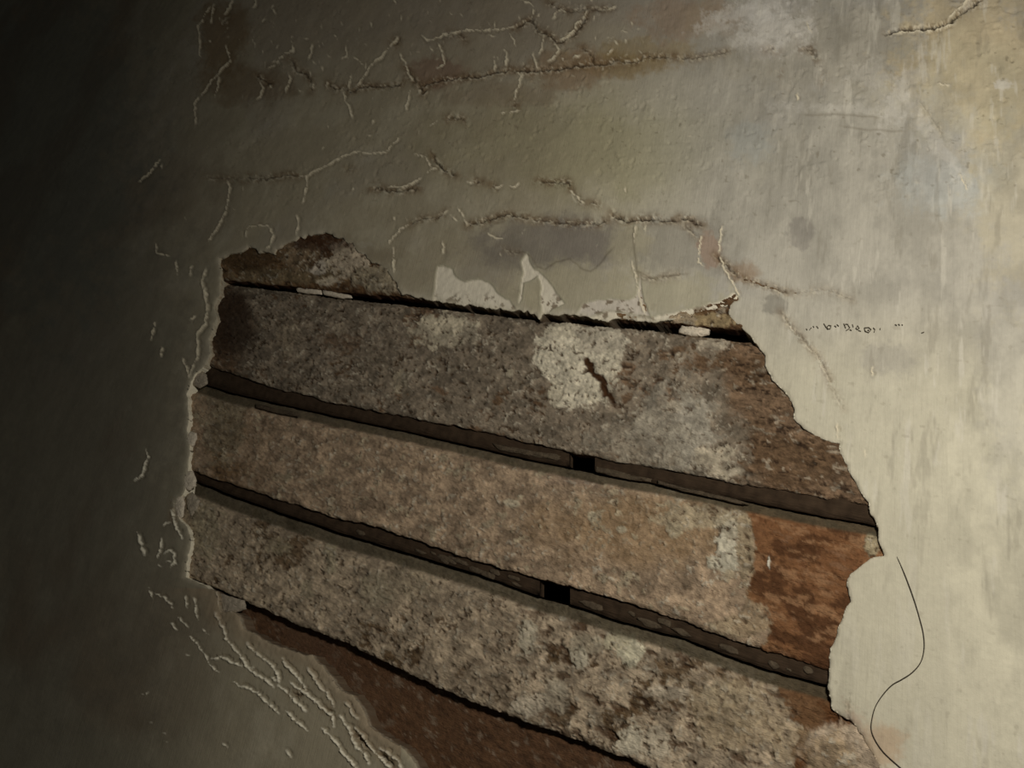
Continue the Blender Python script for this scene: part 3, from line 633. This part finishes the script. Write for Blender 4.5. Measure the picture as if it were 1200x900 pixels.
# dark battens seen through the gaps, butting with an open joint
def batten(y0, y1, xa, xb, depth, name='backing_strip', thick=0.008, seed=0):
    n = 90; xs = np.linspace(xa, xb, n); depth = depth * (1 - 0.45 * sm(xs, 500, 880))
    rows = []
    for fr, yy, dp in [(0, y0, depth + thick), (0, y0, depth), (.33, None, depth), (.66, None, depth), (1, y1, depth), (1, y1, depth + thick)]:
        Yp = interp(y0, xs) * (1 - fr) + interp(y1, xs) * fr
        u, v = wall_pt(xs, Yp, depth)
        j = (fbm(u * 90, v * 90 + fr * 3, 800 + seed, 4, .65) - .5) * 0.003
        rows.append(np.stack([u, dp + (j if dp is depth else 0), v + j * .5], -1))
    Vb = np.array(rows); r, c_ = Vb.shape[:2]; ida = np.arange(r * c_).reshape(r, c_)
    q = [np.stack([ida[:, :-1], np.roll(ida, -1, 0)[:, :-1], np.roll(ida, -1, 0)[:, 1:], ida[:, 1:]], -1).reshape(-1, 4)]
    q.append(np.array([[ida[0, 0], ida[1, 0], ida[4, 0], ida[5, 0]], [ida[0, -1], ida[5, -1], ida[4, -1], ida[1, -1]]]))
    return make_mesh(name, Vb.reshape(-1, 3), np.concatenate(q), M_BACK, None, wall, smooth=False)
def off(poly, dy): return [(x, y + dy) for x, y in poly]
batten(off(A_bot, -5), off(B_top, -2.5), 205, 667, 0.0105, seed=1)
batten(off(A_bot, -5), off(B_top, -2.5), 697, 1080, 0.0095, seed=2)
batten(off(B_bot, -5), off(C_top, -2.5), 200, 633, 0.0110, seed=3)
batten(off(B_bot, -5), off(C_top, -2.5), 668, 1080, 0.0110, seed=4)
batten(off(B0_bot, -14), off(A_top, -5), 215, 720, 0.0240, seed=5)

# closed back of the cavity
def box(name, x0, x1, y0, y1, z0, z1, material, parent):
    v = [(x, y, z) for x in (x0, x1) for y in (y0, y1) for z in (z0, z1)]
    q = [(0, 1, 3, 2), (4, 6, 7, 5), (0, 4, 5, 1), (2, 3, 7, 6), (0, 2, 6, 4), (1, 5, 7, 3)]
    return make_mesh(name, v, q, material, None, parent, smooth=False)
box('cavity_darkness_stand_in', -1.9, 0.55, 0.045, 0.06, -0.75, 0.75, M_VOID, wall)

# ------------------------------------------------------------------ lumps, crumbs and flakes
def lump(name, outline_px, depth, thick, material, parent=None, seed=0, label=None):
    """irregular pebble-like chip: outline grown into a domed, rough body"""
    pts = np.array(jag(outline_px, 2.0, 0.35, 900 + seed, closed=True)); n = len(pts)
    cx, cy = pts.mean(0); rings = []
    rs = np.random.RandomState(seed)
    for sc, hh_ in [(0.80, 0.0), (1.0, 0.35), (0.95, 0.72), (0.72, 0.95), (0.38, 1.05)]:
        q = (pts - (cx, cy)) * sc + (cx, cy)
        u, v = wall_pt(q[:, 0], q[:, 1], np.full(n, depth))
        y = depth - thick * hh_ + rs.uniform(-1, 1, n) * thick * 0.12
        rings.append(np.stack([u, y, v], -1))
    u, v = wall_pt(cx, cy, depth)
    Vl = np.concatenate(rings + [np.array([[u, depth - thick * 1.05, v]]), np.array([[u, depth, v]])])
    k = len(rings); Fq = []
    for r in range(k - 1):
        for i in range(n):
            j = (i + 1) % n; Fq.append((r * n + i, r * n + j, (r + 1) * n + j)); Fq.append((r * n + i, (r + 1) * n + j, (r + 1) * n + i))
    for i in range(n):
        j = (i + 1) % n; Fq.append(((k - 1) * n + i, (k - 1) * n + j, k * n)); Fq.append((j, i, k * n + 1))
    return make_mesh(name, Vl, Fq, material, None, parent, smooth=False, label=label)
def thing(o, label, cat, group=None):
    o['label'] = label; o['category'] = cat
    if group: o['group'] = group
thing(lump('plaster_flake', [(348,339),(356,337),(366,339),(378,341),(379,346),(370,346),(360,345),(350,343)], 0.0105, 0.004, M_CHALK, seed=1), 'pale plaster flake at the left of the top gap, left of two touching', 'flake')
thing(lump('plaster_flake', [(379,341),(390,342),(400,345),(413,347),(414,350),(404,351),(392,349),(380,346)], 0.0105, 0.004, M_CHALK, seed=2), 'pale plaster flake at the left of the top gap, right of two touching', 'flake')
thing(lump('plaster_lump', [(797,388),(800,384),(808,385),(816,384),(826,386),(833,388),(832,394),(824,396),(812,396),(803,394),(796,392)], 0.0100, 0.006, M_CHALK, seed=3), 'small white plaster lump lodged at the right end of the top gap', 'lump')
# mortar ridges clinging to the battens in the second gap
lump('mortar_ridge', [(577,520),(600,524),(630,530),(655,533),(662,537),(658,541),(640,538),(612,533),(585,528)], 0.0100, 0.0022, M_PINK, wall, 4)
lump('mortar_ridge', [(698,547),(720,551),(745,558),(768,562),(766,566),(740,563),(716,558),(698,553)], 0.0078, 0.002, M_PINK, wall, 5)
lump('mortar_ridge', [(770,563),(800,571),(830,578),(862,585),(880,591),(870,592),(840,585),(800,576),(770,567)], 0.0060, 0.002, M_PINK, wall, 6)
lump('mortar_ridge', [(300,473),(330,480),(352,484),(350,489),(325,485),(300,478)], 0.0108, 0.002, M_PINK, wall, 7)
rm = np.random.RandomState(5)
for k in range(26):                                 # dried mortar squeezed against the battens of the third gap
    x = rm.uniform(420, 955)
    if 626 < x < 676: continue
    ya, yb = float(interp(B_bot, np.array([x]))[0]), float(interp(C_top, np.array([x]))[0])
    r = rm.uniform(2.0, (yb - ya) * 0.26); y = ya + (yb - ya) * rm.uniform(0.35, 0.68); L = rm.uniform(1.2, 3.0)
    o_ = [(x + math.cos(t) * r * L * rm.uniform(.7, 1.15), y + math.sin(t) * r * rm.uniform(.6, 1.1) + math.cos(t) * r * L * 0.36) for t in np.linspace(0, 2 * math.pi, 9)[:-1]]
    lump('mortar_lump', o_, 0.0116 * (1 - 0.45 * float(sm(np.array(x), 500, 880))) + 0.0006, 0.0022, M_PINK, wall, 20 + k)
# crumbs lying on the ledge of the bottom board
for k, (x, y, a_, b_) in enumerate([(559,829,8,2.6),(553,823,3,1.5),(624,853,4,2),(633,857,7,3),(618,859,3.5,1.4),(648,868,8,2.2),(657,862,6,2.2),(662,866,4,1.6),(608,854,3,1.4),(720,890,8,4),(728,896,6,4),(645,861,3,1.5),(700,880,6,2)]):
    y += 3
    lump('plaster_crumb', [(x - a_, y - b_*.6), (x - a_*.3, y - b_), (x + a_*.6, y - b_*.5), (x + a_, y + b_*.6), (x + a_*.2, y + b_), (x - a_*.7, y + b_*.6)], 0.0240, 0.003, M_CHALK if k % 2 else M_MORTAR, bD, 50 + k)
# crusts clinging to the left rim
lump('rim_crust', [(220,512),(226,506),(232,508),(233,514),(229,522),(223,528),(221,520)], 0.006, 0.005, M_CHALK, wall, 80)
lump('rim_crust', [(213,560),(219,552),(228,553),(232,562),(231,570),(224,576),(216,574)], 0.006, 0.005, M_CHALK, wall, 81)
lump('rim_crust', [(206,580),(215,577),(218,590),(216,606),(211,611),(207,600)], 0.005, 0.004, M_CHALK, wall, 82)
lump('rim_crust', [(219,580),(227,577),(236,587),(233,598),(226,606),(221,596)], 0.010, 0.004, M_MORTAR, wall, 83)
lump('rim_crust', [(225,436),(235,432),(244,440),(245,450),(236,456),(226,452)], 0.009, 0.005, M_MORTAR, wall, 84)
lump('rim_crust', [(256,694),(268,698),(288,704),(290,714),(276,719),(262,718)], 0.008, 0.003, M_MORTAR, wall, 85)

# ------------------------------------------------------------------ hair and pencil marks on the plaster
def tube(name, pts, rad, y, material, parent=None, seg=6, dens=4):
    p = np.array(pts, float); n0 = len(p); tt = np.linspace(0, n0 - 1, (n0 - 1) * dens + 1)
    def cr(c):
        i = np.clip(tt.astype(int), 0, n0 - 2); t = tt - i
        g = lambda k: c[np.clip(i + k, 0, n0 - 1)]
        a0, a1, a2, a3 = g(-1), g(0), g(1), g(2)
        return 0.5 * (2 * a1 + (a2 - a0) * t + (2 * a0 - 5 * a1 + 4 * a2 - a3) * t ** 2 + (3 * a1 - a0 - 3 * a2 + a3) * t ** 3)
    x, yy = cr(p[:, 0]), cr(p[:, 1]); u, v = wall_pt(x, yy, y)
    n = len(u); du = np.gradient(u); dv = np.gradient(v); L = np.hypot(du, dv); nu, nv = -dv / L, du / L
    r = rad * (0.35 + 0.65 * np.minimum(1, np.minimum(np.arange(n), n - 1 - np.arange(n)) / 6.0))
    Vt = []
    for k in range(seg):
        a_ = 2 * math.pi * k / seg; Vt.append(np.stack([u + nu * r * math.cos(a_), y + r * math.sin(a_), v + nv * r * math.cos(a_)], -1))
    Vt = np.array(Vt).transpose(1, 0, 2).reshape(-1, 3); Fq = []
    for i in range(n - 1):
        for k in range(seg): Fq.append((i * seg + k, i * seg + (k + 1) % seg, (i + 1) * seg + (k + 1) % seg, (i + 1) * seg + k))
    return make_mesh(name, Vt, Fq, material, None, parent)
thing(tube('hair_strand', [(1051,652),(1056,663),(1063,680),(1071,702),(1077,722),(1082,742),(1083,760),(1079,776),(1069,788),(1057,796),(1045,803),(1034,815),(1026,828),(1022,842),(1021,855),(1026,868),(1036,882),(1050,895),(1062,905),(1080,916)],
      0.00030, -0.0009, M_HAIR), 'long dark curved hair stuck to the smooth plaster right of the hole', 'hair')
STROKES = [[(945,385),(946,386.5)],[(949,386.3),(950,384.6),(951,384)],[(953,382),(954,383.5)],[(957,382),(959,384.5)],
 [(965.5,379),(968,383),(970,385.5),(973,385),(974,381.5),(971,381),(969.5,382.5),(970,385.5)],[(978,381.5),(980,383)],[(981,380),(983,382)],
 [(989,379),(990,381.5),(991,384)],[(991,379.5),(994,380)],[(992,387),(995,385)],[(994,381),(996,384)],[(996,386),(998,387)],[(999,380),(1000,383)],
 [(1003,384.5),(1005,381.5),(1007,384.5),(1005,386),(1003,384.5)],[(1006,387),(1009,388)],[(1013,384),(1014,388),(1018,389.5),(1021,386),(1018,383.5),(1013,384)],
 [(1017,386.5),(1018.5,387)],[(1023.5,384),(1025.5,386),(1024.5,389)],[(1031.5,384.5),(1031.5,386)],[(1049,380),(1051,381)],[(1053,379.5),(1054.5,381)],[(1057,380),(1058,380.8)],[(1080,390),(1083,389)]]
vs = []; fs = []
for sk in STROKES:
    p = np.array(sk, float)
    for i in range(len(p) - 1):
        a_, b_ = p[i], p[i + 1]; t_ = (b_ - a_) / np.linalg.norm(b_ - a_); n_ = np.array([-t_[1], t_[0]]) * 0.42
        base_i = len(vs); q = [a_ - n_ - t_*.2, b_ - n_ + t_*.2, b_ + n_ + t_*.2, a_ + n_ - t_*.2]
        for yy in (-0.0012, -0.0006):
            for z_ in q:
                u, v = wall_pt(z_[0], z_[1], yy); vs.append((float(u), yy, float(v)))
        B = base_i; fs += [(B, B+3, B+2, B+1), (B+4, B+5, B+6, B+7), (B, B+1, B+5, B+4), (B+1, B+2, B+6, B+5), (B+2, B+3, B+7, B+6), (B+3, B, B+4, B+7)]
make_mesh('pencil_writing', vs, fs, M_PENCIL, None, wall, smooth=False, label='faint illegible pencil writing')
